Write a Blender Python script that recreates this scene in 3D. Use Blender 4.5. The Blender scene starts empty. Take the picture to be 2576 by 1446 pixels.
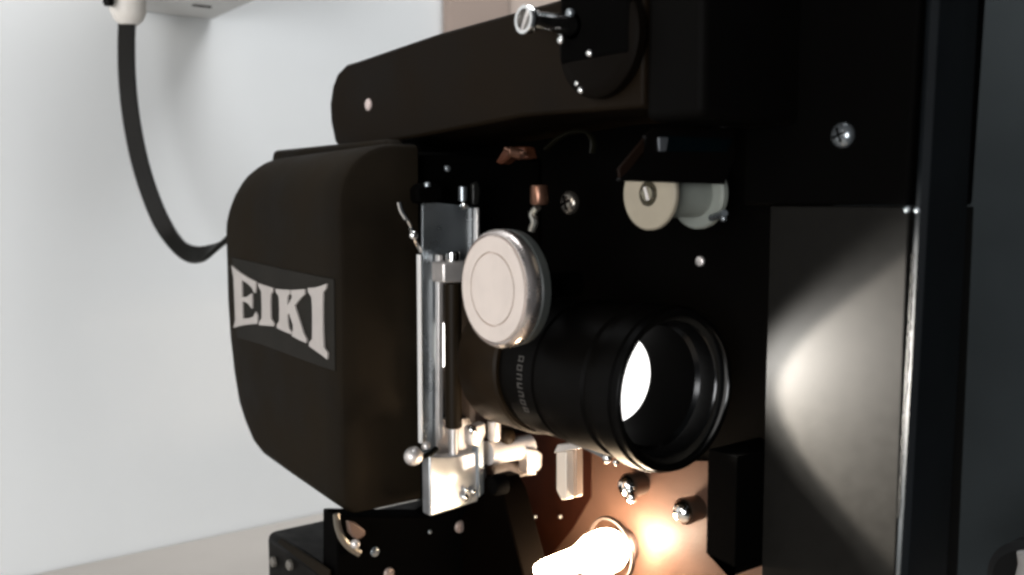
import bpy, bmesh, math, random
from mathutils import Vector, Matrix
random.seed(4)
S = 0.001                      # everything below is written in millimetres
SC = bpy.context.scene
COL = SC.collection

# ------------------------------------------------------------------ camera, world, lights, exposure
F = 2400.0; W2, H2 = 1288.0, 723.0          # focal length in units of a 2576 px wide frame
TH, PI_ = math.radians(37.0), math.radians(5.2)
DH = Vector((-math.cos(TH), math.sin(TH), 0)); RT = Vector((math.sin(TH), math.cos(TH), 0)); ZZ = Vector((0, 0, 1))
FW = DH * math.cos(PI_) - ZZ * math.sin(PI_); UP = DH * math.sin(PI_) + ZZ * math.cos(PI_)
def ray(px, py): return FW + RT * ((px - W2) / F) - UP * ((py - H2) / F)
CAM = -342.0 * ray(1705, 983)                # the mouth of the lens is the origin
def P(px, py, X=None, Y=None, Z=None):       # where the sight line meets a plane of the projector
    d = ray(px, py)
    t = ((X - CAM.x) / d.x) if X is not None else ((Y - CAM.y) / d.y) if Y is not None else ((Z - CAM.z) / d.z)
    return CAM + d * t
cd = bpy.data.cameras.new('camera'); cam = bpy.data.objects.new('camera', cd); COL.objects.link(cam)
cam.location = CAM * S
cam.rotation_euler = Matrix((RT, UP, -FW)).transposed().to_euler()
cd.sensor_width = 36; cd.lens = 36 * F / 2576; cd.clip_start = 0.005; cd.clip_end = 30
cd.dof.use_dof = True; cd.dof.focus_distance = 0.40; cd.dof.aperture_fstop = 9.0
SC.camera = cam
w = bpy.data.worlds.new('World'); SC.world = w; w.use_nodes = True
w.node_tree.nodes['Background'].inputs[0].default_value = (0.86, 0.93, 1, 1)
w.node_tree.nodes['Background'].inputs[1].default_value = 0.06
def lamp(name, typ, loc, aim, power, col, size=None, **k):
    l = bpy.data.lights.new(name, typ); l.energy = power; l.color = col
    if size is not None:
        if typ == 'AREA': l.shape = 'DISK'; l.size = size * S
        else: l.shadow_soft_size = size * S
    for a, b in k.items(): setattr(l, a, b)
    o = bpy.data.objects.new(name, l); COL.objects.link(o); o.location = Vector(loc) * S
    o.rotation_euler = (Vector(aim) - Vector(loc)).to_track_quat('-Z', 'Y').to_euler(); return o
lamp('room_lamp', 'AREA', (60, -1050, 380), (-200, 0, 40), 3.0, (1, 0.93, 0.87), 420)
lamp('wall_fill', 'AREA', (-165, 330, 800), (-439, 160, 120), 12.5, (0.98, 0.985, 1), 760)  # added fill, out of view, brightens and evens the wall
lamp('front_fill', 'AREA', (520, -950, 60), (-400, 0, 60), 8.5, (0.97, 0.98, 1), 500)  # added fill from the front, out of view, lifts the wall
SC.view_settings.view_transform = 'Standard'; SC.view_settings.look = 'None'
SC.view_settings.exposure = 0.0; SC.view_settings.gamma = 1.0; SC.view_settings.use_curve_mapping = False
SC.render.engine = 'CYCLES'
SC.cycles.filter_width = 2.8

# ------------------------------------------------------------------ materials
def mat(name, col, rough=0.5, metal=0.0, spec=0.5, noise=0.0, nscale=60, bump=0.0, bscale=900, emit=None, estr=0, rvar=0.0, col2=None):
    m = bpy.data.materials.new(name); m.use_nodes = True; nt = m.node_tree; b = nt.nodes['Principled BSDF']
    b.inputs['Base Color'].default_value = (*col, 1); b.inputs['Roughness'].default_value = rough
    b.inputs['Metallic'].default_value = metal; b.inputs['Specular IOR Level'].default_value = spec
    tc = nt.nodes.new('ShaderNodeTexCoord')
    if noise or rvar:
        n = nt.nodes.new('ShaderNodeTexNoise'); n.inputs['Scale'].default_value = nscale; n.inputs['Detail'].default_value = 6
        nt.links.new(tc.outputs['Object'], n.inputs['Vector'])
        if noise:
            r = nt.nodes.new('ShaderNodeMix'); r.data_type = 'RGBA'
            c2 = col2 or tuple(c * (1 - noise) for c in col)
            r.inputs[6].default_value = (*c2, 1); r.inputs[7].default_value = (*[min(1, c * (1 + noise * .5)) for c in col], 1)
            mr = nt.nodes.new('ShaderNodeMapRange'); mr.inputs[1].default_value = .35; mr.inputs[2].default_value = .65
            nt.links.new(n.outputs['Fac'], mr.inputs[0]); nt.links.new(mr.outputs[0], r.inputs[0]); nt.links.new(r.outputs[2], b.inputs['Base Color'])
        if rvar:
            mr2 = nt.nodes.new('ShaderNodeMapRange'); mr2.inputs[1].default_value = .3; mr2.inputs[2].default_value = .7
            mr2.inputs[3].default_value = max(.03, rough - rvar); mr2.inputs[4].default_value = min(1, rough + rvar)
            nt.links.new(n.outputs['Fac'], mr2.inputs[0]); nt.links.new(mr2.outputs[0], b.inputs['Roughness'])
    if bump:
        n2 = nt.nodes.new('ShaderNodeTexNoise'); n2.inputs['Scale'].default_value = bscale; n2.inputs['Detail'].default_value = 3
        nt.links.new(tc.outputs['Object'], n2.inputs['Vector'])
        bp = nt.nodes.new('ShaderNodeBump'); bp.inputs['Strength'].default_value = bump; bp.inputs['Distance'].default_value = 0.0004
        nt.links.new(n2.outputs['Fac'], bp.inputs['Height']); nt.links.new(bp.outputs[0], b.inputs['Normal'])
    if emit: b.inputs['Emission Color'].default_value = (*emit, 1); b.inputs['Emission Strength'].default_value = estr
    return m
M = dict(
    wall=mat('wall_paint', (.80, .82, .82), .9, spec=.1, noise=.03, nscale=5, bump=.05, bscale=120),
    table=mat('table_laminate', (.55, .515, .475), .6, spec=.1, noise=.05, nscale=9),
    beige=mat('beige_board', (.64, .53, .46), .8, spec=.1, noise=.06, nscale=6),
    cover=mat('brown_black_plastic', (.0115, .0084, .0050), .7, spec=.05, noise=.34, nscale=28, bump=.5, bscale=1400, rvar=.12),
    plate=mat('raised_band_plastic', (.0165, .0148, .0120), .6, spec=.06, noise=.15, nscale=45, bump=.4, bscale=1400),
    arm=mat('arm_enamel', (.0085, .0056, .0032), .5, spec=.04, noise=.3, nscale=22, bump=.3, bscale=1200, rvar=.12),
    black=mat('matte_black', (.0012, .0011, .001), .7, spec=.015, bump=.2, bscale=900),
    blackgloss=mat('satin_black', (.0022, .0019, .0016), .4, spec=.04, rvar=.08, nscale=120),
    barrel=mat('lens_barrel_enamel', (.014, .0085, .004), .5, spec=.09, noise=.3, nscale=60, rvar=.1),
    hood=mat('hood_gloss_black', (.001, .001, .001), .2, spec=.42),
    bezel=mat('blue_black_trim', (.0045, .0058, .007), .5, spec=.1, noise=.3, nscale=30),
    front=mat('hammered_dark_plate', (.0075, .0071, .0063), .55, spec=.04, noise=.10, nscale=180, bump=.06, bscale=1800, rvar=.03),
    sound=mat('sound_head_enamel', (.074, .039, .026), .55, spec=.12, noise=.2, nscale=40, bump=.2, rvar=.1),
    alu=mat('brushed_aluminium', (.74, .70, .67), .38, metal=.7, noise=.08, nscale=160, rvar=.1),
    knob=mat('knob_aluminium', (.72, .63, .57), .45, metal=.35, noise=.05, nscale=90, bump=.08, bscale=2500),
    steel=mat('sheet_steel', (.30, .33, .35), .30, metal=.8, noise=.15, nscale=50, rvar=.12),
    chrome=mat('chrome', (.85, .85, .84), .12, metal=1, rvar=.05, nscale=300),
    brass=mat('copper_lacquer', (.20, .10, .065), .3, metal=.8, noise=.3, nscale=150),
    nylon=mat('ivory_nylon', (.33, .29, .22), .5, spec=.3, noise=.08, nscale=80),
    nylon2=mat('milky_nylon', (.24, .255, .225), .45, spec=.3, noise=.08, nscale=80),
    ink=mat('letter_silver', (.44, .405, .38), .6, metal=.1, noise=.05, nscale=120),
    inkdim=mat('engraved_grey', (.06, .055, .05), .6),
    cable=mat('black_rubber', (.005, .0048, .0038), .45, spec=.12, noise=.3, nscale=40, bump=.2),
    whitebox=mat('grey_white_box', (.63, .63, .62), .7, spec=.1, noise=.05, nscale=10),
    connector=mat('cream_connector', (.80, .76, .70), .5, noise=.06, nscale=60),
    partition=mat('grey_partition_paint', (.036, .043, .046), .85, spec=.1, noise=.18, nscale=9),
    darkcase=mat('dark_case', (.003, .0035, .004), .6, spec=.2),
    pale=mat('pale_catch', (.40, .39, .38), .4, metal=.3),
    glass=mat('lens_lit_glass', (.9, .9, .9), .2, emit=(1, .98, .95), estr=2.5),
    gateglow=mat('lit_aperture', (.9, .9, .9), .2, emit=(1, .98, .93), estr=5),
    bulb=mat('lamp_glow', (1, .9, .8), .3, emit=(1, .75, .50), estr=62),
    socket=mat('lamp_ring', (.035, .022, .017), .5, metal=.2, noise=.2, nscale=200),
)

# ------------------------------------------------------------------ builders
def link(name, bm, m, parent=None, bevel=0, smooth=True, angle=35, seg=3):
    bmesh.ops.recalc_face_normals(bm, faces=bm.faces)
    me = bpy.data.meshes.new(name); bm.to_mesh(me); bm.free()
    me.materials.append(M[m] if isinstance(m, str) else m)
    o = bpy.data.objects.new(name, me); COL.objects.link(o); o.parent = parent
    if bevel:
        b = o.modifiers.new('bevel', 'BEVEL'); b.width = bevel * S; b.segments = seg; b.limit_method = 'ANGLE'; b.angle_limit = math.radians(30)
    if smooth:
        me.polygons.foreach_set('use_smooth', [True] * len(me.polygons))
        me.set_sharp_from_angle(angle=math.radians(angle))
    return o
def empty(name, loc=(0, 0, 0)):
    o = bpy.data.objects.new(name, None); COL.objects.link(o); o.location = Vector(loc) * S; o.empty_display_size = .01; return o
def tag(o, label=None, cat=None, group=None, kind=None):
    if label: o['label'] = label
    if cat: o['category'] = cat
    if group: o['group'] = group
    if kind: o['kind'] = kind
    return o
def box(bm, x0, x1, y0, y1, z0, z1):
    v = [bm.verts.new((x * S, y * S, z * S)) for x in (x0, x1) for y in (y0, y1) for z in (z0, z1)]
    for f in ((0, 1, 3, 2), (4, 6, 7, 5), (0, 4, 5, 1), (2, 3, 7, 6), (0, 2, 6, 4), (1, 5, 7, 3)): bm.faces.new([v[i] for i in f])
def prism(bm, pts, d):                       # pts: world mm points of one flat face, d: extrusion vector in mm
    a = [bm.verts.new(p * S) for p in pts]; b = [bm.verts.new((p + d) * S) for p in pts]; n = len(a)
    bm.faces.new(a); bm.faces.new(b[::-1])
    for i in range(n): bm.faces.new((a[i], b[i], b[(i + 1) % n], a[(i + 1) % n]))
def lathe(bm, prof, c, axis, n=64, closed=False, ridge=None):
    axis = Vector(axis).normalized(); h = Vector((0, 0, 1)) if abs(axis.z) < .9 else Vector((1, 0, 0))
    u = axis.cross(h).normalized(); v = axis.cross(u); rings = []
    c = Vector(c)
    for k, (a, r) in enumerate(prof):
        if r < 1e-4: rings.append([bm.verts.new((c + axis * a) * S)]); continue
        ring = []
        for i in range(n):
            t = 2 * math.pi * i / n; rr = r * (1 + (ridge[1] if ridge and k in ridge[0] and i % 2 else 0))
            ring.append(bm.verts.new((c + axis * a + (u * math.cos(t) + v * math.sin(t)) * rr) * S))
        rings.append(ring)
    prs = list(zip(rings, rings[1:])) + ([(rings[-1], rings[0])] if closed else [])
    for A, B in prs:
        for i in range(n):
            j = (i + 1) % n
            if len(A) == 1 and len(B) == 1: continue
            if len(A) == 1: bm.faces.new((A[0], B[i], B[j]))
            elif len(B) == 1: bm.faces.new((A[i], B[0], A[j]))
            else: bm.faces.new((A[i], B[i], B[j], A[j]))
def tube(bm, pts, r, n=12, flat=1.0, side=None):
    rings = []; N = len(pts)
    for i, p in enumerate(pts):
        t = (pts[min(i + 1, N - 1)] - pts[max(i - 1, 0)]).normalized()
        s = (side if side is not None else Vector((0, 1, 0))); u = (s - t * s.dot(t)).normalized(); v = t.cross(u)
        rings.append([bm.verts.new((p + u * math.cos(2 * math.pi * k / n) * r + v * math.sin(2 * math.pi * k / n) * r * flat) * S) for k in range(n)])
    for A, B in zip(rings, rings[1:]):
        for i in range(n): bm.faces.new((A[i], B[i], B[(i + 1) % n], A[(i + 1) % n]))
    bm.faces.new(rings[0][::-1]); bm.faces.new(rings[-1])
def spline(pts, k=8):
    out = []; n = len(pts)
    for i in range(n - 1):
        a, b, c, d = pts[max(i - 1, 0)], pts[i], pts[i + 1], pts[min(i + 2, n - 1)]
        for j in range(k):
            t = j / k
            out.append(.5 * ((2 * b) + (c - a) * t + (2 * a - 5 * b + 4 * c - d) * t * t + (3 * b - a - 3 * c + d) * t ** 3))
    return out + [pts[-1]]
NY = Vector((0, -1, 0)); PX = Vector((1, 0, 0))

# ------------------------------------------------------------------ setting
bm = bmesh.new(); box(bm, -480, -439, -1400, 1400, -900, 1400); wall = link('wall', bm, 'wall', smooth=False)
tag(wall, kind='structure', label='pale grey white painted wall behind the projector')
TZ = P(400, 1375, X=-439).z
bm = bmesh.new(); box(bm, -438, 160, -700, 700, TZ - 30, TZ)
tag(link('table', bm, 'table', bevel=2), 'beige table top under the projector, meeting the white wall at lower left', 'table')
a = P(1110, 50, X=-439)
bd = empty('beige_board', (-438, a.y, 0))
def rel(o, root): o.parent = root; o.matrix_parent_inverse = Matrix.Translation(-root.location)
tag(bd, 'beige brown upright board fixed on the wall behind the black projector arm', 'board')
bm = bmesh.new(); box(bm, -438.5, -426, a.y, a.y + 62, 120, 900); rel(link('frame_strip', bm, mat('beige_board_edge', (.43, .34, .29), .8, spec=.1, noise=.06, nscale=6), bevel=3), bd)
bm = bmesh.new(); box(bm, -438.5, -431, a.y + 62.5, a.y + 420, 120, 900); rel(link('board_panel', bm, 'beige', bevel=1), bd)
bm = bmesh.new(); box(bm, -420, 160, 330, 360, -600, 1100)
tag(link('grey_partition', bm, 'partition', smooth=False), 'dark grey partition standing at the right behind the projector front', 'partition')
# dark case in the lower right corner
c = P(2590, 1480, Y=215)
r0 = empty('dark_case', c)
bm = bmesh.new(); lathe(bm, [(0, 0), (0, 18), (3, 22), (40, 22), (46, 18), (46, 0)], c, (0, 1, 0), 48); rel(link('case_shell', bm, 'darkcase'), r0)
c2 = P(2580, 1420, Y=200)
bm = bmesh.new(); tube(bm, [c2 + Vector((0, 0, -26)), c2 + Vector((0, 0, -6)), c2 + Vector((1, 0, 0)), c2 + Vector((0, 0, 6))], 4.0); rel(link('catch', bm, 'pale'), r0)
tag(r0, 'black round case with a pale catch cut off by the lower right corner', 'case')

# wall box with its connector, and the flat cable that hangs from it
BX = -400
wb = empty('wall_box', P(450, 0, X=BX))
A_, B_, C_ = P(330, 36, X=BX), P(535, 49, X=BX), P(660, -8, X=BX)
zb = (A_.z + B_.z) / 2
bm = bmesh.new()
a_, b_ = P(300, 34, X=-438), P(535, 49, X=-438); zb = b_.z
pts = [Vector((-438, a_.y, 0)), Vector((-438, b_.y, 0)), Vector((-320, b_.y - 2, 0)), Vector((-320, a_.y, 0))]
prism(bm, [Vector((p.x, p.y, zb)) for p in pts], Vector((0, 0, 90))); rel(link('box_body', bm, 'whitebox', bevel=1.2), wb)
s1 = P(508, 14, Z=zb)
bm = bmesh.new(); box(bm, s1.x - 2, s1.x + 2, s1.y - 6, s1.y + 6, zb - .8, zb + 1.6); rel(link('slot', bm, 'cable', bevel=.3), wb)
c = P(322, 12, X=-380)
bm = bmesh.new(); lathe(bm, [(-12, 0), (-12, 5), (-9, 8.5), (-4, 10.5), (30, 11), (30, 0)], c, (0, 0, 1), 24); rel(link('socket_collar', bm, 'connector'), wb)
c = P(273, 2, X=-372)
bm = bmesh.new(); lathe(bm, [(-3, 0), (-3, 2.4), (-1, 3.3), (20, 3.3), (20, 0)], c, (.1, 0, 1), 16); rel(link('screw_cap', bm, 'cable'), wb)
tag(wb, 'light grey box on the wall at upper left with a cream cable socket', 'wall box')
cp = [(322, 20), (318, 100), (320, 200), (332, 310), (358, 430), (400, 545), (445, 615), (485, 640), (530, 632), (590, 590), (640, 540)]
xs = [-380, -379, -377, -374, -368, -360, -350, -338, -320, -300, -285]
pp = spline([P(x, y, X=X) for (x, y), X in zip(cp, xs)], 8)
bm = bmesh.new(); rings = []
for i, p in enumerate(pp):                    # a flat ribbon lead that twists near its lowest point
    t = (pp[min(i + 1, len(pp) - 1)] - pp[max(i - 1, 0)]).normalized(); k = i / (len(pp) - 1)
    s = RT.copy(); u = (s - t * s.dot(t)).normalized(); v = t.cross(u)
    tw = math.radians(72) * max(0, min(1, (k - .52) / .18)); tw = tw if k < .78 else tw * (1 - (k - .78) / .4)
    u, v = u * math.cos(tw) + v * math.sin(tw), v * math.cos(tw) - u * math.sin(tw)
    hw, ht = 5.3, 1.4
    prof = [(-1, -.3), (-.9, -1), (-.25, -1), (-.15, -.55), (.15, -.55), (.25, -1), (.9, -1), (1, -.3), (1, .3), (.9, 1), (-.9, 1), (-1, .3)]
    rings.append([bm.verts.new((p + u * a_ * hw + v * b_ * ht) * S) for a_, b_ in prof])
for A, B in zip(rings, rings[1:]):
    for i in range(12): bm.faces.new((A[i], B[i], B[(i + 1) % 12], A[(i + 1) % 12]))
bm.faces.new(rings[0][::-1]); bm.faces.new(rings[-1])
tag(link('flat_cable', bm, 'cable'), 'black flat cable hanging in a loop from the cream socket to behind the lamp housing', 'cable')

# ------------------------------------------------------------------ the projector
PR = empty('film_projector')
tag(PR, 'black film projector seen from its lit lens, with pale serif letters on its lamp housing', 'projector')
def part(name, bm, m, parent=PR, **k): return link(name, bm, m, parent, **k)

# body
bm = bmesh.new(); box(bm, -255, 20, 45, 62, -120, 150); part('chassis_plate', bm, 'black', bevel=1)
# lower lit wall of the sound head
bm = bmesh.new()
prism(bm, [P(x, y, Y=44) for x, y in [(1150, 1090), (1680, 1120), (1700, 1160), (1990, 1160), (2050, 1700), (1150, 1700)]], Vector((0, 1.5, 0)))
sw = part('sound_head_wall', bm, 'sound')
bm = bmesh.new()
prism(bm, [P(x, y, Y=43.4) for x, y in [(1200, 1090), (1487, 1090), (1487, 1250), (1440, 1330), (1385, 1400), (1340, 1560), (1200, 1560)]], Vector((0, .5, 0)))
part('dark_panel', bm, mat('dark_red_brown', (.020, .0055, .0025), .6, spec=.05, noise=.2), bevel=.2)  # thin dark red-brown sheet over the left of the wall
# base
bt = P(668, 1335, X=-200)
base = empty('base_box'); base.parent = PR
bm = bmesh.new(); box(bm, bt.x, -128, bt.y, 40, TZ + 6, bt.z); b0 = part('base', bm, 'blackgloss', bevel=4); bpy.data.objects.remove(base)
bm = bmesh.new()
prism(bm, [P(x, y, Y=bt.y + .5) for x, y in [(700, 1362), (712, 1352), (835, 1432), (835, 1462), (815, 1450)]], Vector((0, -1.2, 0))); part('rib', bm, 'cover', b0, bevel=.6)
for x, y in ((692, 1412), (733, 1420)):
    bm = bmesh.new(); lathe(bm, [(0, 2.6), (1.5, 2.5), (2.0, 2.0), (2.2, 0)], P(x, y, Y=bt.y + .2), (0, -1, 0), 20); part('indicator', bm, mat('dull_indicator', (.12, .11, .095), .4), b0)
bm = bmesh.new(); prism(bm, [P(x, y, X=-127) for x, y in [(848, 1298), (1080, 1300), (1240, 1225), (1240, 1600), (848, 1600)]], Vector((-14, 0, 0))); part('lower_block', bm, 'black', bevel=1)
bm = bmesh.new()
prism(bm, [P(x, y, Y=-8) for x, y in [(1222, 1195), (1245, 1205), (1262, 1240), (1330, 1500), (1120, 1500), (1160, 1300)]], Vector((0, 14, 0))); part('sound_head_cheek', bm, mat('cheek_enamel', (.0012, .0007, .0004), .7, spec=.01), bevel=1)
bm = bmesh.new(); lathe(bm, [(0, 0), (0, 3.6), (-1.5, 4.6), (-6, 4.8), (-6, 0)], P(1238, 1222, Y=-14), (0, -1, 0), 32); part('pivot_cap', bm, 'black')

# lamp house cover: lofted rounded sections
YE = P(1046, 700, X=-130).y
def cover_section(X, ymin, zmin, zmax, r1, r2, y1=YE, n=10):
    pts = [Vector((X, y1, zmin))]
    for i in range(n + 1):
        t = math.pi * .5 * i / n; pts.append(Vector((X, ymin + r2 - r2 * math.sin(t), zmin + r2 - r2 * math.cos(t))))
    for i in range(n + 1):
        t = math.pi * .5 * i / n; pts.append(Vector((X, ymin + r1 - r1 * math.cos(t), zmax - r1 + r1 * math.sin(t))))
    pts.append(Vector((X, y1, zmax))); return pts
XF = -130.0
q = P(850, 700, X=XF); YC = q.y
ztop = P(985, 362, X=XF).z; zbot = P(850, 1292, X=XF).z
XB = P(562, 600, Y=YC).x
side = [  # px of the side silhouette: (x, top y, bottom y)
    (850, None, 1292), (760, None, 1228), (700, None, 1186), (655, None, 1152), (635, None, 1126), (616, None, 1080), (602, None, 1035), (590, None, 960), (581, None, 880), (575, None, 790)]
bm = bmesh.new(); rings = []
ztb = P(660, 398, Y=YC + 12).z
Rt = 26.0
xsn = []
for x, _, yb in side: p = P(x, yb, Y=YC); xsn.append((p.x, p.z))
secs = [(XF + 2.5, -2.5), (XF + 1.9, -1.0), (XF, 0)]
def zmin_at(X):
    if X >= xsn[0][0]: return xsn[0][1]
    for (x0, z0), (x1, z1) in zip(xsn, xsn[1:]):
        if x1 <= X <= x0: return z0 + (z1 - z0) * (x0 - X) / (x0 - x1)
    return xsn[-1][1]
Xs = [XF + 2.5, XF + 1.6, XF, -145, -165, -185] + [xsn[3][0] + 4] + [x for x, z in xsn[3:]] + [XB + 1.2, XB + .3, XB]
for X in Xs:
    ins = {0: 2.2, 1: .7}.get(Xs.index(X), 0)
    zt = ztop + (ztb - ztop) * (XF - X) / (XF - XB)
    if X < XB + Rt: zt -= Rt - math.sqrt(max(0, Rt * Rt - (XB + Rt - X) ** 2))
    zm = zmin_at(X)
    yi = 0
    if X < XB + 5: yi = (5 - math.sqrt(max(0, 25 - (XB + 5 - X) ** 2))) * .8
    r1 = min(26, (zt - zm) * .4); r2 = min(7, (zt - zm) * .2)
    rings.append([bm.verts.new(p * S) for p in cover_section(X, YC + ins + yi, zm + ins, zt - ins, r1 - ins * .5, r2)])
for A, B in zip(rings, rings[1:]):
    for i in range(len(A)): bm.faces.new((A[i], B[i], B[(i + 1) % len(A)], A[(i + 1) % len(A)]))
bm.faces.new(rings[0]); bm.faces.new(rings[-1][::-1])
cov = part('lamp_housing', bm, 'cover', angle=32)
zs = P(706, 378, Y=-35).z; xs_ = P(700, 390, Y=-35).x
bm = bmesh.new(); prism(bm, [Vector((xs_ - 5, -38, ztb - 3)), Vector((xs_, -38, zs)), Vector((XF - 12, -38, ztop + 3)), Vector((XF - 6, -38, ztop - 4))], Vector((0, 9, 0))); part('top_ridge', bm, 'cover', cov, bevel=2)
bm = bmesh.new(); box(bm, XB + 12, XF - 3, YE + .3, 44, zbot + 22, ztb - 1); part('housing_back', bm, 'black', cov, bevel=2)
# label band and letters
bm = bmesh.new()
band = [(584, 648), (640, 660), (720, 678), (839, 702), (842, 934), (790, 916), (715, 888), (650, 864), (596, 849), (588, 760)]
prism(bm, [P(x, y, Y=YC - .7) for x, y in band], Vector((0, 1.2, 0))); lab = part('name_band', bm, 'plate', cov, bevel=.35)
def z2(zx, zy): return ((800 + zx / 2.8914) / 1.4845, (950 + zy / 2.8914) / 1.4845)
E_ = [(185, 120), (225, 155), (290, 205), (370, 255), (450, 295), (447, 360), (440, 418), (425, 405), (405, 360), (360, 315), (292, 272), (296, 400), (298, 458), (345, 462), (375, 440), (405, 420), (408, 500), (404, 585), (385, 560), (370, 535), (340, 515), (300, 506), (303, 600), (306, 692), (370, 690), (420, 672), (445, 620), (462, 650), (464, 700), (460, 748), (400, 752), (300, 765), (225, 785), (205, 790), (218, 750), (226, 700), (218, 500), (208, 260), (195, 190)]
I1 = [(470, 308), (530, 330), (630, 362), (628, 400), (605, 440), (604, 560), (608, 690), (640, 735), (640, 775), (560, 768), (482, 762), (484, 730), (510, 690), (512, 560), (506, 400), (480, 350)]
K_ = [(660, 372), (740, 380), (815, 384), (815, 420), (792, 452), (788, 500), (788, 552), (810, 520), (835, 470), (838, 450), (826, 420), (828, 385), (900, 380), (975, 375), (975, 430), (930, 470), (866, 552), (900, 660), (960, 850), (992, 910), (990, 955), (920, 925), (838, 880), (836, 850), (850, 820), (848, 760), (810, 640), (790, 640), (790, 720), (800, 790), (832, 840), (830, 862), (750, 830), (676, 795), (674, 760), (700, 720), (702, 600), (698, 480), (690, 440), (665, 410)]
I2 = [(1010, 362), (1080, 358), (1150, 340), (1210, 316), (1206, 365), (1172, 410), (1168, 560), (1170, 800), (1178, 1000), (1222, 1065), (1215, 1132), (1170, 1095), (1100, 1045), (1022, 990), (1024, 950), (1056, 912), (1058, 760), (1056, 560), (1048, 460), (1012, 405)]
for L in (E_, I1, K_, I2):
    bm = bmesh.new(); prism(bm, [P(*z2(*p), Y=YC - 1.5) for p in L], Vector((0, 1.0, 0)))
    part('letter', bm, 'ink', lab, smooth=False)

# upper arm
YA = -20.0
outl = [(1900, 60), (1900, -160), (1620, -75), (1390, 3), (1100, 84), (980, 120), (895, 155)]
tl = [(895, 155), (870, 162), (848, 184), (836, 215), (829, 262), (831, 305), (842, 360)]
bm = bmesh.new()
a3 = [P(x, y, Y=YA) for x, y in tl]
zt_, zb_ = P(985, 119, Y=YA).z, P(1175, 319, Y=YA).z
pts = [Vector((P(1618,200,Y=YA).x, YA, zb_)), Vector((P(1618,200,Y=YA).x, YA, zt_ + 8)), Vector((P(1400, 0, Y=YA).x, YA, P(1400, 0, Y=YA).z)), P(1100, 84, Y=YA), P(900, 153, Y=YA)] + a3[1:] + [P(860, 375, Y=YA), P(1040, 347, Y=YA), P(1310, 294, Y=YA)]
prism(bm, pts, Vector((0, 64, 0))); arm = part('upper_arm', bm, 'arm', bevel=1.6)
for x, y, r in ((928, 263, 3.1),):
    bm = bmesh.new(); lathe(bm, [(0, r), (.7, r * .95), (1.4, r * .6), (1.7, 0)], P(x, y, Y=YA), (0, -1, 0), 24); part('screw', bm, mat('pink_screw', (.75, .62, .58), .3, metal=.5), arm)
dc = P(1520, 98, Y=YA - 1)
bm = bmesh.new(); lathe(bm, [(0, 20.5), (3.2, 20.5), (4.2, 19.3), (4.6, 15), (4.6, 0)], dc, (0, -1, 0), 64); disc = part('spindle_housing', bm, mat('housing_enamel', (.0028, .0018, .001), .6, spec=.04), arm)
bm = bmesh.new(); box(bm, P(1405, 60, Y=YA - 6).x, 0, YA - 6, YA, P(1500, 150, Y=YA - 6).z, zt_ + 6); part('bearing_block', bm, 'black', arm, bevel=2)
sp0 = P(1440, 66, Y=-26)
Ls = 26.0
for Lt in range(10, 60):
    pxv = (sp0 + NY * Lt - CAM); u_ = pxv.dot(RT) / pxv.dot(FW) * F + W2
    if u_ < 1322: Ls = Lt; break
bm = bmesh.new(); lathe(bm, [(-4, 0), (-4, 4.6), (0, 4.6), (0, 3.6), (Ls - 3, 3.2), (Ls - 2.5, 4.9), (Ls - 1.0, 5.2), (Ls, 4.8), (Ls, 3.6), (Ls - 2, 3.3), (Ls - 6, 3.1), (Ls - 6, 0)], sp0, NY, 40); spn = part('reel_spindle', bm, 'chrome', arm)
tip = sp0 + NY * (Ls - .8)
bm = bmesh.new(); box(bm, tip.x - .7, tip.x + .7, tip.y - .3, tip.y + 5, tip.z - 3.6, tip.z + 3.6)
bmesh.ops.rotate(bm, verts=bm.verts, cent=tip * S, matrix=Matrix.Rotation(math.radians(28), 3, 'Y')); part('latch_tongue', bm, 'alu', spn, bevel=.3)
def dome(x, y, Y, r, m='chrome', parent=PR, name='screw', h=.6, X=None, ax=(0, -1, 0), slot=False):
    p = P(x, y, Y=Y) if X is None else P(x, y, X=X)
    bm = bmesh.new(); prof = [(-1, r)] + [(r * h * math.sin(t * math.pi / 16), r * math.cos(t * math.pi / 16)) for t in range(0, 8)] + [(r * h, 0)]
    lathe(bm, prof, p, ax, 28); o = part(name, bm, m, parent)
    if slot:
        a_ = Vector(ax); bm = bmesh.new()
        c_ = p + a_ * r * h
        for ang in (20, 110):
            d1 = Vector((math.cos(math.radians(ang)), 0, math.sin(math.radians(ang)))) if abs(a_.y) > .5 else Vector((0, math.cos(math.radians(ang)), math.sin(math.radians(ang))))
            d2 = a_.cross(d1)
            prism(bm, [c_ + d1 * r * .6 + d2 * r * .1, c_ - d1 * r * .6 + d2 * r * .1, c_ - d1 * r * .6 - d2 * r * .1, c_ + d1 * r * .6 - d2 * r * .1], -a_ * .5 + a_ * (.05 + .01 * (ang > 50)))
        part('cross_slot', bm, 'black', o)
    return o
dome(1412, 102, -27, 1.5, parent=arm, h=1); dome(1485, 134, -26, 1.5, parent=arm, h=1)
dome(1451, 210, -25, 1.1, parent=arm); dome(1463, 227, -25, 1.4, parent=arm, h=1)
dome(1432, 32, -27, 1.6, 'steel', parent=arm)

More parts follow.
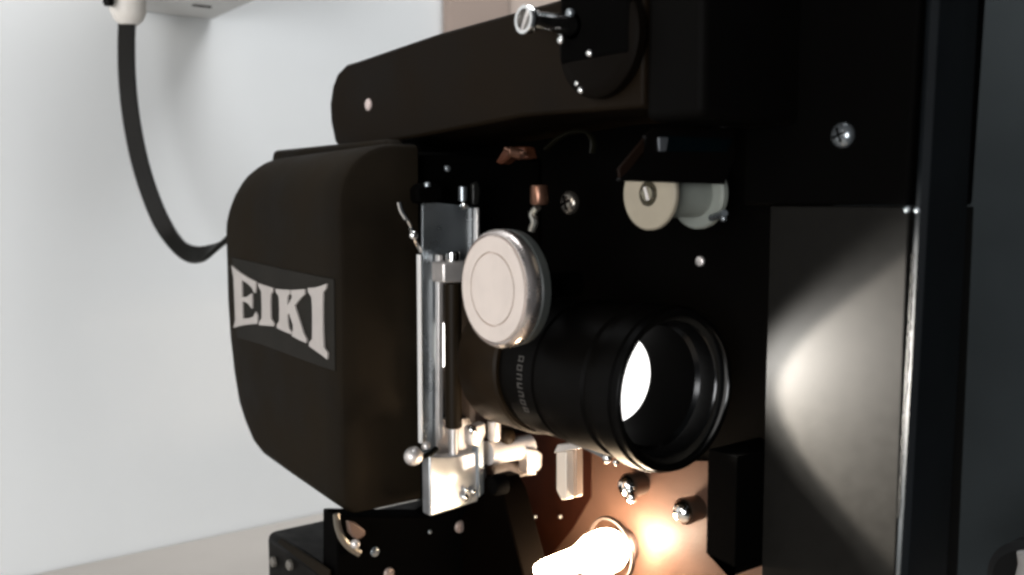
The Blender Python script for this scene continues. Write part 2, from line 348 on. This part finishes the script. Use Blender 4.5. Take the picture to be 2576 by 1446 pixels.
# front block of the body, lit plate, bezel
XP0, YP = P(1928, 900, Y=28).x, 28.0
XP1 = P(2272, 1000, Y=28).x
topR, botR = P(2326, 0, Y=28), P(2251, 1446, Y=28)
bm = bmesh.new()
hz = P(2285, 520, Y=YP).z; kx = (hz + 150) / 325
prism(bm, [Vector((XP0, YP, hz)), Vector((XP0, YP, -150)), Vector((P(2251, 1446, Y=28).x, YP, -150)), Vector((P(2287, 520, Y=28).x, YP, hz))], Vector((0, 40, 0)))
fp = part('front_plate', bm, 'front', bevel=.5)
bm = bmesh.new(); prism(bm, [Vector((XP0 - 12, YP - .6, 175)), Vector((XP0 - 12, YP - .6, hz + .3)), Vector((P(2287, 520, Y=28).x, YP - .6, hz + .3)), Vector((topR.x, YP - .6, 175))], Vector((0, 40, 0))); upl = part('upper_plate', bm, 'black', bevel=1.5)
# black step block left of the lit plate
xl = P(1778, 1300, Y=14).x
bm = bmesh.new()
lo = P(1778, 1392, Y=14).z; lo2 = P(1860, 1432, Y=14).z
prism(bm, [Vector((xl, 14, -60)), Vector((xl, 14, lo)), Vector((P(1850, 1432, Y=14).x, 14, lo2)), Vector((XP0 - .8, 14, lo2 - 4)), Vector((XP0 - .8, 14, -22)), Vector((XP0 - 3, 22, -18)), Vector((XP0 - 8, 22, -18))], Vector((0, 30, 0)))
bm.free(); bm = bmesh.new()
prism(bm, [Vector((xl, 14, -23)), Vector((xl, 14, lo)), Vector((P(1850, 1432, Y=14).x, 14, lo2)), Vector((XP0 - .8, 14, lo2 - 3)), Vector((XP0 - .8, 14, -23))], Vector((0, 29, 0)))
sb = part('step_block', bm, 'black', bevel=.8)
# upper front cover (black)
xu = P(1622, 200, Y=-21).x
bm = bmesh.new(); box(bm, xu, P(1640, 200, Y=-21).x + 22, -21, 44, P(1700, 300, Y=-21).z, 175); part('upper_front_cover', bm, mat('upper_cover_black', (.002, .0018, .0016), .6, spec=.03), bevel=3)
# bezel at the front edge
lt, lb = P(2332, 0, Y=24), P(2254, 1446, Y=24)
rt, rb = P(2482, 0, X=lt.x + 3), P(2400, 1446, X=lb.x + 3)
def zline(a, b, z): k = (z - b.z) / (a.z - b.z); return b + (a - b) * k
bm = bmesh.new()
A0, A1 = zline(lt, lb, 190), zline(lt, lb, -160); B0, B1 = zline(rt, rb, 190), zline(rt, rb, -160)
v = []
for L_, R_ in ((A0, B0), (A1, B1)):
    v.append([Vector((L_.x, 24, L_.z)), Vector((L_.x + 2.2, 22.4, L_.z)), Vector((L_.x + 4, 24, L_.z)), Vector((R_.x, R_.y - 5, L_.z)), Vector((R_.x - 3, R_.y, L_.z)), Vector((L_.x, R_.y, L_.z))])
va = [[bm.verts.new(p * S) for p in r_] for r_ in v]
for i in range(6): bm.faces.new((va[0][i], va[1][i], va[1][(i + 1) % 6], va[0][(i + 1) % 6]))
bm.faces.new(va[0]); bm.faces.new(va[1][::-1]); bz = part('front_bezel', bm, 'bezel', bevel=.8)
bm = bmesh.new()
e0, e1 = zline(lt, lb, P(2290, 640, Y=24).z), zline(lt, lb, P(2265, 1300, Y=24).z)
rng = random.Random(3); k_ = 0.0
while k_ < 1:
    st = rng.uniform(.004, .05); w_ = rng.uniform(.15, .75) * (1 - abs(k_ - .35) * .8)
    f0, f1 = e0 + (e1 - e0) * k_, e0 + (e1 - e0) * min(1, k_ + st)
    prism(bm, [f0 + Vector((-.1, -.5, 0)), f1 + Vector((-.1, -.5, 0)), f1 + Vector((w_ * .7, -.5 - w_, 0)), f0 + Vector((w_ * .9, -.5 - w_, 0))], Vector((.25, .3, 0)))
    k_ += st + (rng.uniform(.002, .012) if rng.random() < .5 else .001)
part('worn_edge', bm, mat('worn_edge_metal', (.018, .018, .016), .4, metal=.3, noise=.9, nscale=260, col2=(.006, .006, .006)), bz)
dome(2282, 526, 25, .9, 'steel', parent=fp); dome(2307, 528, 22.5, .9, 'steel', parent=bz)
dome(2120, 340, 27, 4.2, 'steel', parent=fp, slot=True)

# film roller pair with black housing in front
ry = -2.0
nc = P(1630, 487, Y=ry); 
fc_ = None
for Lt in range(5, 60):
    vv = nc + Vector((0, Lt, 0)) - CAM
    if vv.dot(RT) / vv.dot(FW) * F + W2 > 1752: break
LR = Lt; RR = 92 / F * (nc - CAM).dot(FW)
bm = bmesh.new(); lathe(bm, [(0, 4.6), (0, RR - .6), (.6, RR), (2.0, RR), (2.8, RR - .6), (2.8, RR * .62), (0.6, 4.6)], nc, (0, 1, 0), 64, closed=True)
rol = part('guide_roller', bm, 'nylon')
bm = bmesh.new(); lathe(bm, [(2.8, 0), (2.8, RR * .66), (LR - 2, RR * .66), (LR - 1.0, RR * .66), (LR - .8, RR - .8), (LR, RR), (LR + 2.2, RR), (LR + 2.6, RR - .5), (LR + 2.6, 0)], nc, (0, 1, 0), 64); part('drum', bm, 'nylon2', rol)
bm = bmesh.new(); lathe(bm, [(2, 4.6), (1.0, 4.5), (.6, 4.0), (1.2, 3.4), (.2, 3.2), (-.6, 2.6), (-.9, 0)], nc, (0, 1, 0), 32); part('hub_screw', bm, mat('dark_steel', (.22, .20, .15), .25, metal=.8), rol)
bm = bmesh.new(); box(bm, nc.x - .6, nc.x + .8, nc.y - 1.2, nc.y, nc.z - 2.6, nc.z + 2.6); bmesh.ops.rotate(bm, verts=bm.verts, cent=nc * S, matrix=Matrix.Rotation(math.radians(-20), 3, 'Y')); part('hub_slot', bm, 'alu', rol, bevel=.2)
XH = nc.x + RR + 1.5
H = lambda x, y: P(x, y, X=XH)
bm = bmesh.new(); prism(bm, [H(1558, 455), H(1822, 463), H(1850, 400), H(1850, 325), H(1650, 322), H(1626, 340), H(1620, 375)], Vector((-2.0, 0, 0))); hb = part('roller_guard', bm, mat('guard_enamel', (.0026, .0022, .002), .35, spec=.1), bevel=.4)
bm = bmesh.new(); prism(bm, [H(1660, 342), H(1840, 350), H(1825, 382), H(1655, 380)], Vector((.5, 0, 0))); part('guard_window', bm, mat('dark_teal', (.001, .0035, .0045), .3, spec=.1), hb)
bm = bmesh.new(); prism(bm, [H(1652, 345), H(1678, 345), H(1672, 381), H(1654, 381)], Vector((1.0, 0, 0))); part('guard_glint', bm, mat('glint_grey', (.13, .14, .15), .4, metal=.5), hb, bevel=.4)  # highlight on the block, put in as a paler raised strip
bm = bmesh.new(); prism(bm, [H(1556, 425), H(1622, 345), H(1622, 395), H(1560, 450)], Vector((-1, 0, 0))); part('guard_ear', bm, mat('guard_brown', (.010, .005, .003), .5, spec=.1), hb, bevel=.4)
bm = bmesh.new(); tube(bm, [P(1816, 314, X=XH), P(1860, 316, X=XH), P(1924, 321, X=XH)], .75, 8); part('guard_spring', bm, mat('dull_wire', (.16, .15, .15), .4, metal=.3), hb)
p0 = P(1790, 548, Y=20); p1 = P(1822, 536, Y=14)
bm = bmesh.new(); tube(bm, [p0, p1], 1.3, 12); part('roller_pin', bm, 'steel', rol)
dome(1818, 550, 14, 1.0, 'steel', parent=rol)
dome(1759, 657, 18, 1.9, 'alu', h=.3)
# faint sprocket guard arc, copper guide, clamp rollers
bm = bmesh.new(); tube(bm, spline([P(x, y, Y=20) for x, y in ((1375, 375), (1405, 348), (1440, 332), (1475, 332), (1492, 355), (1490, 385))], 6), 1.8, 10, flat=.5, side=Vector((0, 1, 0)))
part('sprocket_guard', bm, mat('olive_metal', (.006, .0055, .003), .5, spec=.1))
cg = bmesh.new(); prism(cg, [P(x, y, Y=-10) for x, y in ((1244, 408), (1268, 370), (1318, 368), (1326, 398), (1300, 402), (1285, 392), (1258, 414))], Vector((0, 6, 0)))
cgo = part('film_clamp', cg, mat('clamp_brown', (.10, .035, .018), .3, metal=.5), bevel=1)
bm = bmesh.new(); lathe(bm, [(0, 0), (0, 2.0), (5, 2.0), (5, 0)], P(1310, 388, Y=-12), (-.6, -1, .3), 20); part('clamp_pin', bm, 'brass', cgo, bevel=.3)
bm = bmesh.new(); tube(bm, [P(1272, 374, Y=-13), P(1290, 382, Y=-13), P(1320, 386, Y=-13)], .9, 8); part('clamp_wire', bm, 'brass', cgo)
bm = bmesh.new(); lathe(bm, [(0, 0), (0, 3.4), (1, 3.8), (7, 3.8), (8, 3.4), (8, 0)], P(1357, 515, Y=-5), (0, 0, 1), 28); rl = part('pressure_roller', bm, 'brass')
bm = bmesh.new(); tube(bm, spline([P(1352, 520, Y=-6), P(1340, 538, Y=-6), P(1345, 558, Y=-7), P(1337, 582, Y=-8)], 5), 1.7, 10); part('roller_lever', bm, mat('nickel', (.45, .43, .38), .25, metal=.9), rl)
dome(1432, 510, 5, 5.0, mat('old_nickel', (.20, .18, .155), .22, metal=.9), slot=True, h=.5)

# gate: plates, roller bar, brackets
XG = -122.0
G = lambda x, y, d=0: P(x, y, X=XG + d)
bm = bmesh.new(); prism(bm, [G(1063, 505), G(1196, 520), G(1196, 662), G(1100, 655), G(1098, 1140), G(1063, 1140)], Vector((-1.6, 0, 0))); gate = part('film_gate', bm, 'steel', bevel=.3)
bm = bmesh.new(); g1 = G(1060, 1115, .6); box(bm, XG - 1.6, XG + 1.2, g1.y - .3, g1.y + .5, g1.z, G(1061, 640, .6).z); part('gate_flange', bm, mat('bare_aluminium', (.9, .89, .87), .4, metal=.1), gate, bevel=.2)
bm = bmesh.new(); prism(bm, [G(1094, 640, 1), G(1106, 640, 1), G(1106, 1105, 1), G(1094, 1105, 1)], Vector((3, 0, 0))); part('film_rail', bm, 'alu', gate, bevel=.4)
bm = bmesh.new(); prism(bm, [G(1190, 522, .5), G(1197, 522, .5), G(1197, 660, .5), G(1190, 660, .5)], Vector((3, 0, 0))); part('gate_rail', bm, 'alu', gate, bevel=.4)
bm = bmesh.new(); prism(bm, [G(1100, 660, -3), G(1280, 660, -3), G(1280, 1100, -3), G(1100, 1100, -3)], Vector((-2, 0, 0))); part('gate_back', bm, mat('gate_back', (.030, .024, .020), .5, spec=.2), gate)
ap = G(1111, 868, -2.0)
bm = bmesh.new(); lathe(bm, [(0, 0), (0, 1), ], ap, PX, 8); bm.free()
bm = bmesh.new(); n = 32; pts = [ap + Vector((0, 3.2 * math.cos(2 * math.pi * i / n), 10.5 * math.sin(2 * math.pi * i / n))) for i in range(n)]
prism(bm, pts, Vector((-.8, 0, 0))); part('aperture_glow', bm, 'gateglow', gate)
bc = G(1128, 710, 9); bb = G(1141, 1076, 9); bc.y = bb.y
bm = bmesh.new(); lathe(bm, [(0, 0), (0, 3.2), (.6, 3.8), (bc.z - bb.z - .6, 3.8), (bc.z - bb.z, 3.2), (bc.z - bb.z, 0)], bb, (0, 0, 1), 32); bar = part('lens_carrier_bar', bm, 'blackgloss', gate)
bar.data.materials[0] = mat('bar_black', (.011, .0075, .004), .45, spec=.08)
bm = bmesh.new(); ht = bc.z
c1, c2 = G(1090, 655, 6), G(1170, 706, 6)
box(bm, XG + 4, XG + 14, c1.y, c2.y, ht + .2, ht + 9.2); part('bar_bracket', bm, 'alu', gate, bevel=1.2)
bm = bmesh.new(); lathe(bm, [(0, 3.0), (1.0, 3.1), (3.6, 3.1), (4.2, 2.6), (4.2, 0)], Vector((bb.x, bb.y, ht + 9.2)), (0, 0, 1), 24); part('bracket_screw', bm, 'chrome', gate)
bm = bmesh.new(); lathe(bm, [(0, 0), (0, 2.1), (14, 2.1), (14, 0)], bb - Vector((0, 0, 13)), (0, 0, 1), 24); part('bar_shaft', bm, 'alu', gate)
bm = bmesh.new(); prism(bm, [G(1095, 1050, -.2), G(1175, 1050, -.2), G(1200, 1100, -.2), G(1200, 1150, -.2), G(1095, 1150, -.2)], Vector((1.5, 0, 0))); part('lower_gate_plate', bm, 'alu', gate, bevel=.3)
bm = bmesh.new(); prism(bm, [G(1150, 940, -1), G(1290, 940, -1), G(1290, 1075, -1), G(1150, 1075, -1)], Vector((-1, 0, 0))); part('gate_shoe', bm, mat('shoe_grey', (.05, .035, .03), .5), gate)
# lower white bracket
bm = bmesh.new(); prism(bm, [G(1080, 1145, 12), G(1120, 1148, 12), G(1150, 1146, 12), G(1200, 1135, 12), G(1206, 1180, 12), G(1204, 1262, 12), G(1082, 1300, 12)], Vector((-6.5, 0, 0))); lbk = part('film_shoe_bracket', bm, mat('pale_bracket', (.66, .68, .70), .33, metal=.8, noise=.1, nscale=90, rvar=.08), bevel=.9)
bm = bmesh.new(); prism(bm, [G(1201, 1095, 13.5), G(1217, 1095, 13.5), G(1219, 1240, 13.5), G(1205, 1252, 13.5)], Vector((-5, 0, 0))); part('bracket_post', bm, 'steel', lbk, bevel=.5)
dome(1040, 1147, 0, 4.0, 'alu', parent=lbk, X=XG + 14, ax=(.5, -.8, 0), h=1.1)
dome(1072, 1122, 0, 2.0, 'alu', parent=lbk, X=XG + 12, ax=(0, 0, 1), h=1)
bm = bmesh.new(); tube(bm, spline([G(1062, 1150, 14), G(1084, 1140, 15), G(1098, 1128, 14)], 5), 1.2, 8); part('wire_clip', bm, 'blackgloss', lbk)
for x, y, r in ((1170, 1250, 1.7), (1191, 1236, 1.4), (1172, 1232, 1.1)): dome(x, y, 0, r, 'chrome', parent=lbk, X=XG + 13.5, ax=(1, 0, 0), h=.9)
bm = bmesh.new(); prism(bm, [G(1181, 1075, 14), G(1222, 1062, 14), G(1224, 1090, 14), G(1206, 1125, 14), G(1184, 1120, 14)], Vector((-5, 0, 0))); part('latch_block', bm, 'alu', lbk, bevel=1)
dome(1188, 1082, 0, 2.1, 'chrome', parent=lbk, X=XG + 14.5, ax=(1, -.3, 0), h=.9)
bm = bmesh.new(); lathe(bm, [(0, 0), (0, 2.4), (1, 3.0), (9, 3.0), (9, 0)], G(1243, 1108, 12), (0, 0, 1), 20); part('latch_stud', bm, 'alu', lbk)
dome(1275, 1097, 0, 4.2, 'barrel', parent=lbk, X=XG + 10, ax=(1, 0, .2), h=.8)
# cream sleeve with its bright end block
ca, cb = G(1226, 1140, 8), G(1332, 1142, 8); cb.z = ca.z - .5
bm = bmesh.new(); rr_ = 30 / F * (ca - CAM).dot(FW); tube(bm, [ca, ca * .5 + cb * .5, cb], rr_, 28); slv = part('film_sleeve', bm, mat('sleeve_alu', (.75, .70, .66), .5, metal=.2))
bm = bmesh.new(); prism(bm, [G(1327, 1128, 15), G(1350, 1130, 15), G(1366, 1142, 15), G(1364, 1172, 15), G(1358, 1184, 15), G(1327, 1192, 15)], Vector((-7, 0, 0))); part('end_block', bm, 'alu', slv, bevel=.8)
bm = bmesh.new(); prism(bm, [G(1222, 1172, 6), G(1326, 1158, 6), G(1326, 1196, 6), G(1226, 1212, 6)], Vector((-4, 0, 0))); part('sleeve_window', bm, mat('window_dark', (.02, .009, .006), .5), slv)
bm = bmesh.new(); tube(bm, [G(1240, 1203, 14), G(1290, 1202, 14), G(1345, 1188, 14)], 1.1, 8); part('sleeve_wire', bm, 'alu', slv)
# upper black clamp and wire spring left of the gate
bm = bmesh.new(); prism(bm, [G(1052, 512, 4), G(1048, 475, 4), G(1062, 460, 4), G(1108, 462, 4), G(1117, 475, 4), G(1115, 500, 4), G(1100, 510, 4)], Vector((-7, 0, 0))); cl = part('gate_clamp', bm, 'black', bevel=1.5)
dome(1075, 463, 0, 1.6, 'steel', parent=cl, X=XG + 4, ax=(0, 0, 1)); dome(1127, 424, 0, 1.4, 'steel', parent=cl, X=XG + 2, ax=(1, 0, 0))
bm = bmesh.new(); lathe(bm, [(0, 2.0), (6, 2.0), (6.5, 1.4), (6.5, 0)], G(1164, 505, 2), (0, 0, 1), 16); part('post', bm, 'steel', cl)
dome(1168, 514, 0, 1.8, 'chrome', parent=cl, X=XG + 4, ax=(1, 0, .5), h=1)
bm = bmesh.new(); prism(bm, [G(1190, 462, 3), G(1204, 455, 3), G(1210, 480, 3), G(1205, 515, 3), G(1190, 515, 3)], Vector((-3, 0, 0))); part('gate_tab', bm, mat('dull_tab', (.02, .02, .018), .35, metal=.5), cl, bevel=.8)
bm = bmesh.new(); tube(bm, spline([G(1004, 508, 10), G(1010, 530, 10), G(1024, 553, 10), G(1036, 578, 9), G(1042, 600, 9), G(1058, 632, 5)], 6), 1.05, 8); spw = part('gate_spring', bm, 'chrome')
dome(1040, 592, 0, 2.0, 'chrome', parent=spw, X=XG + 11, ax=(.8, -.5, 0), h=.9)

# focusing knob
kc = P(1240, 727, Y=-47); KR = 150 / F * (kc - CAM).dot(FW)
bm = bmesh.new(); lathe(bm, [(0.5, 0), (0.5, KR * .60), (-.9, KR * .605), (-.9, KR * .622), (.5, KR * .63), (.5, KR * .885), (-.6, KR * .90), (-.6, 0)], kc, NY, 96); kn = part('focusing_knob', bm, 'knob', angle=20)
bm = bmesh.new(); lathe(bm, [(-.8, KR * .5), (-.8, KR * .915), (0, KR * .93), (-.2, KR * .955), (-1.4, KR * .99), (-2.0, KR), (-5.0, KR), (-5.6, KR * .985), (-5.6, KR * .5)], kc, NY, 96, closed=True); part('knob_rim', bm, mat('turned_rim', (.62, .56, .53), .27, metal=.92, rvar=.08, nscale=120), kn)
bm = bmesh.new(); lathe(bm, [(-5.8, 0), (-5.8, KR * .97), (-6.4, KR * 1.0), (-10, KR * .98), (-11, KR * .9), (-11, 0)], kc, NY, 96); part('knob_skirt', bm, mat('green_grey_skirt', (.05, .055, .052), .45, spec=.3), kn)
bm = bmesh.new(); lathe(bm, [(-11, 0), (-11, 5), (-40, 5), (-40, 0)], kc, NY, 24); part('knob_shaft', bm, 'black', kn)

# lens
bm = bmesh.new(); lathe(bm, [(-98, 20), (-98, 29.4), (-97, 30), (-72, 30), (-71, 29), (-71, 20)], (0, 0, 0), PX, 96, closed=True); lens = part('lens_barrel', bm, 'barrel')
bm = bmesh.new(); lathe(bm, [(-71, 25), (-71, 27.5), (-66, 27.5), (-65.5, 28.6), (-49, 28.6), (-48.5, 27.8), (-44, 27.8), (-43.5, 29.3), (-20, 29.3), (-19, 28.2), (-13, 28.2), (-13, 25)], (0, 0, 0), PX, 96, closed=True); part('lens_ring', bm, 'blackgloss', lens)
bm = bmesh.new(); lathe(bm, [(-13, 26), (-12.8, 29.6), (-12, 30.5), (-4, 30.5), (-3.4, 29.8)], (0, 0, 0), PX, 180, ridge=((2, 3), .006)); part('grip_ring', bm, mat('grip_black', (.0015, .0013, .0011), .4, spec=.05), lens); bm = bmesh.new(); lathe(bm, [(-3.4, 29.8), (-.6, 29.6), (0, 29.2), (0, 27.6)], (0, 0, 0), PX, 96); hd = part('lens_hood', bm, mat('hood_matte', (.0012, .0011, .001), .35, spec=.05), lens, angle=25)
bm = bmesh.new(); lathe(bm, [(0, 27.6), (-.4, 27.3), (-2.6, 27.3), (-3.0, 26.8), (-3.6, 25.0), (-4.2, 24.6), (-10.5, 23.6), (-11.2, 23.0), (-12, 22.3)], (0, 0, 0), PX, 128); part('hood_lining', bm, 'hood', hd, angle=22)
bm = bmesh.new(); lathe(bm, [(-12.0, 22.3), (-28.5, 17.4), (-33, 17.4)], (0, 0, 0), PX, 96); part('baffle', bm, 'black', hd)
bm = bmesh.new(); n = 8; lathe(bm, [(-31, 17.3)] + [(-31 + 1.8 * math.sin(t), 17.2 * math.cos(t)) for t in (0, .3, .6, .9, 1.2, 1.5)] + [(-29.2, 0)], (0, 0, 0), PX, 64); part('front_glass', bm, 'glass', lens)
# engraved marks, too worn to read
bm = bmesh.new()
for k in range(7):
    an = math.radians(-28 + k * 7.0); rr = 28.75
    dirv = lambda a_: Vector((0, -math.cos(a_), math.sin(a_)))
    c0 = dirv(an) * rr
    for dx, dz, ww, hh in ((0, -.9, 3.2, .5), (0, .9, 3.2, .5), (-1.4 if k % 2 else 1.4, 0, .5, 1.6), (1.2 if k % 3 else -1.0, 0, .5, 1.6)):
        t_ = Vector((0, math.sin(an), math.cos(an))); cc = c0 + t_ * dz + Vector((-56 + dx, 0, 0)); d_ = dirv(an)
        prism(bm, [cc + PX * ww / 2 + t_ * hh / 2, cc - PX * ww / 2 + t_ * hh / 2, cc - PX * ww / 2 - t_ * hh / 2, cc + PX * ww / 2 - t_ * hh / 2], -d_ * (.2 + .01 * dx))
part('engraving', bm, mat('engraving_grey', (.055, .05, .045), .6), lens, smooth=False)
# small glinting arc above the lens ring, clamp screws under the barrel
dome(1515, 800, -5, 3.0, mat('dim_olive', (.02, .017, .012), .4), parent=lens, h=.4)
dome(1526, 1152, -8, 1.9, 'chrome', parent=lens, h=.8); dome(1548, 1163, -8, 1.1, 'chrome', parent=lens, h=.8)
bm = bmesh.new(); tube(bm, [P(1440, 1112, Y=-6), P(1480, 1128, Y=-7), P(1520, 1148, Y=-8)], .9, 8); part('clamp_rod', bm, 'steel', lens)
# prism shaped holder under the lens
bm = bmesh.new(); prism(bm, [P(x, y, Y=4) for x, y in ((1392, 1140), (1402, 1118), (1450, 1112), (1462, 1128))], Vector((0, 6, 0))); hold = part('prism_holder', bm, 'alu', bevel=.5)
bm = bmesh.new(); prism(bm, [P(x, y, Y=4) for x, y in ((1399, 1138), (1424, 1136), (1424, 1256), (1412, 1258), (1399, 1232))], Vector((0, 5, 0))); part('prism_bar', bm, mat('cream_bar', (.72, .64, .55), .35, metal=.2), hold, bevel=.5)
bm = bmesh.new(); prism(bm, [P(x, y, Y=8) for x, y in ((1428, 1132), (1449, 1128), (1449, 1250), (1428, 1254))], Vector((0, 4, 0))); part('prism_rail', bm, mat('tan_rail', (.42, .30, .22), .4, metal=.3), hold, bevel=.5)

# exciter lamp and ring
rc = P(1538, 1382, Y=34); RL = 84 / F * (rc - CAM).dot(FW)
bm = bmesh.new(); lathe(bm, [(0, RL - 1.6), (-.8, RL - .4), (-.4, RL), (.8, RL), (1.4, RL - .6), (1.0, RL - 1.6)], rc, NY, 80, closed=True); ring = part('lamp_ring', bm, 'socket')
bm = bmesh.new(); lathe(bm, [(-10, RL * .5), (-1, RL * .55), (-1, RL * .3), (-10, RL * .3)], rc, NY, 48, closed=True); part('lamp_socket', bm, 'socket', ring)
bm = bmesh.new(); rb = RL * .66
lathe(bm, [(-3, 0), (-3, rb * .8), (0, rb * .95), (4, rb), (11, rb * .93), (16, rb * .72), (20, rb * .56), (38, rb * .42), (42, rb * .3), (43, 0)], rc, NY, 48); part('exciter_lamp', bm, 'bulb', ring)
for x, y, r in ((1582, 1222, 5.0), (1722, 1286, 5.0)):
    d_ = dome(x, y, 36, r, 'chrome', name='dome_nut', h=.95)
    bm = bmesh.new(); pc = P(x, y, Y=36); lathe(bm, [(-1, r * 1.05), (0, r * 1.12), (1, r * 1.1), (8, r * 1.0)], pc, (0, 1, 0), 24); part('nut_base', bm, mat('nut_base_dark', (.10, .07, .05), .35, metal=.7), d_)
dome(1588, 1250, 33, 2.7, 'chrome', h=.9, name='screw')
dome(1408, 1300, 40, .9, 'alu'); dome(1344, 1300, 20, .8, 'steel')
# chromed lever and small screws at the lower left
XL = -123
bm = bmesh.new(); tube(bm, spline([P(x, y, X=XL) for x, y in ((846, 1292), (850, 1325), (862, 1355), (882, 1378), (905, 1392))], 6), 1.6, 10, flat=.6, side=Vector((0, 1, 0))); lv = part('lamp_lever', bm, mat('lever_nickel', (.20, .18, .15), .3, metal=.6))
bm = bmesh.new(); prism(bm, [P(x, y, X=XL + 1) for x, y in ((868, 1306), (890, 1312), (912, 1330), (912, 1342), (898, 1352), (886, 1352), (872, 1336))], Vector((3, 0, 0))); part('lever_tab', bm, mat('tab_pinkish', (.17, .11, .085), .4, metal=.4), lv, bevel=.8)
dome(894, 1369, 0, 2.0, 'alu', parent=lv, X=XL + 5, ax=(1, -.3, 0), h=.8)
dome(1158, 1325, 0, 2.9, mat('dull_screw', (.33, .26, .23), .4, metal=.4), X=-126.6, ax=(1, 0, 0), h=.4)
dome(1082, 1338, 0, 1.0, 'steel', X=-126.6, ax=(1, 0, 0)); dome(944, 1388, 0, 2.2, 'steel', X=-126.6, ax=(1, 0, 0), h=.3); dome(979, 1442, 0, 2.6, mat('dull_screw', (.33, .26, .23), .4, metal=.4), X=-126.6, ax=(1, 0, 0), h=.4)

# ------------------------------------------------------------------ light thrown by the projector itself
lamp('lens_beam', 'SPOT', (-21, 0, 0), (60, 0, 0), 6.5, (1, .92, .82), 1.8, spot_size=math.radians(68), spot_blend=.16)
lamp('lens_scatter', 'SPOT', (-24, 0, 5), (60, 3, 3), 5.6, (1, .97, .92), 3.0, spot_size=math.radians(78), spot_blend=.6)
g_ = P(1592, 1371, Y=34)
lamp('exciter_glow', 'POINT', g_, g_ + PX, 0.32, (1, .82, .64), 5)
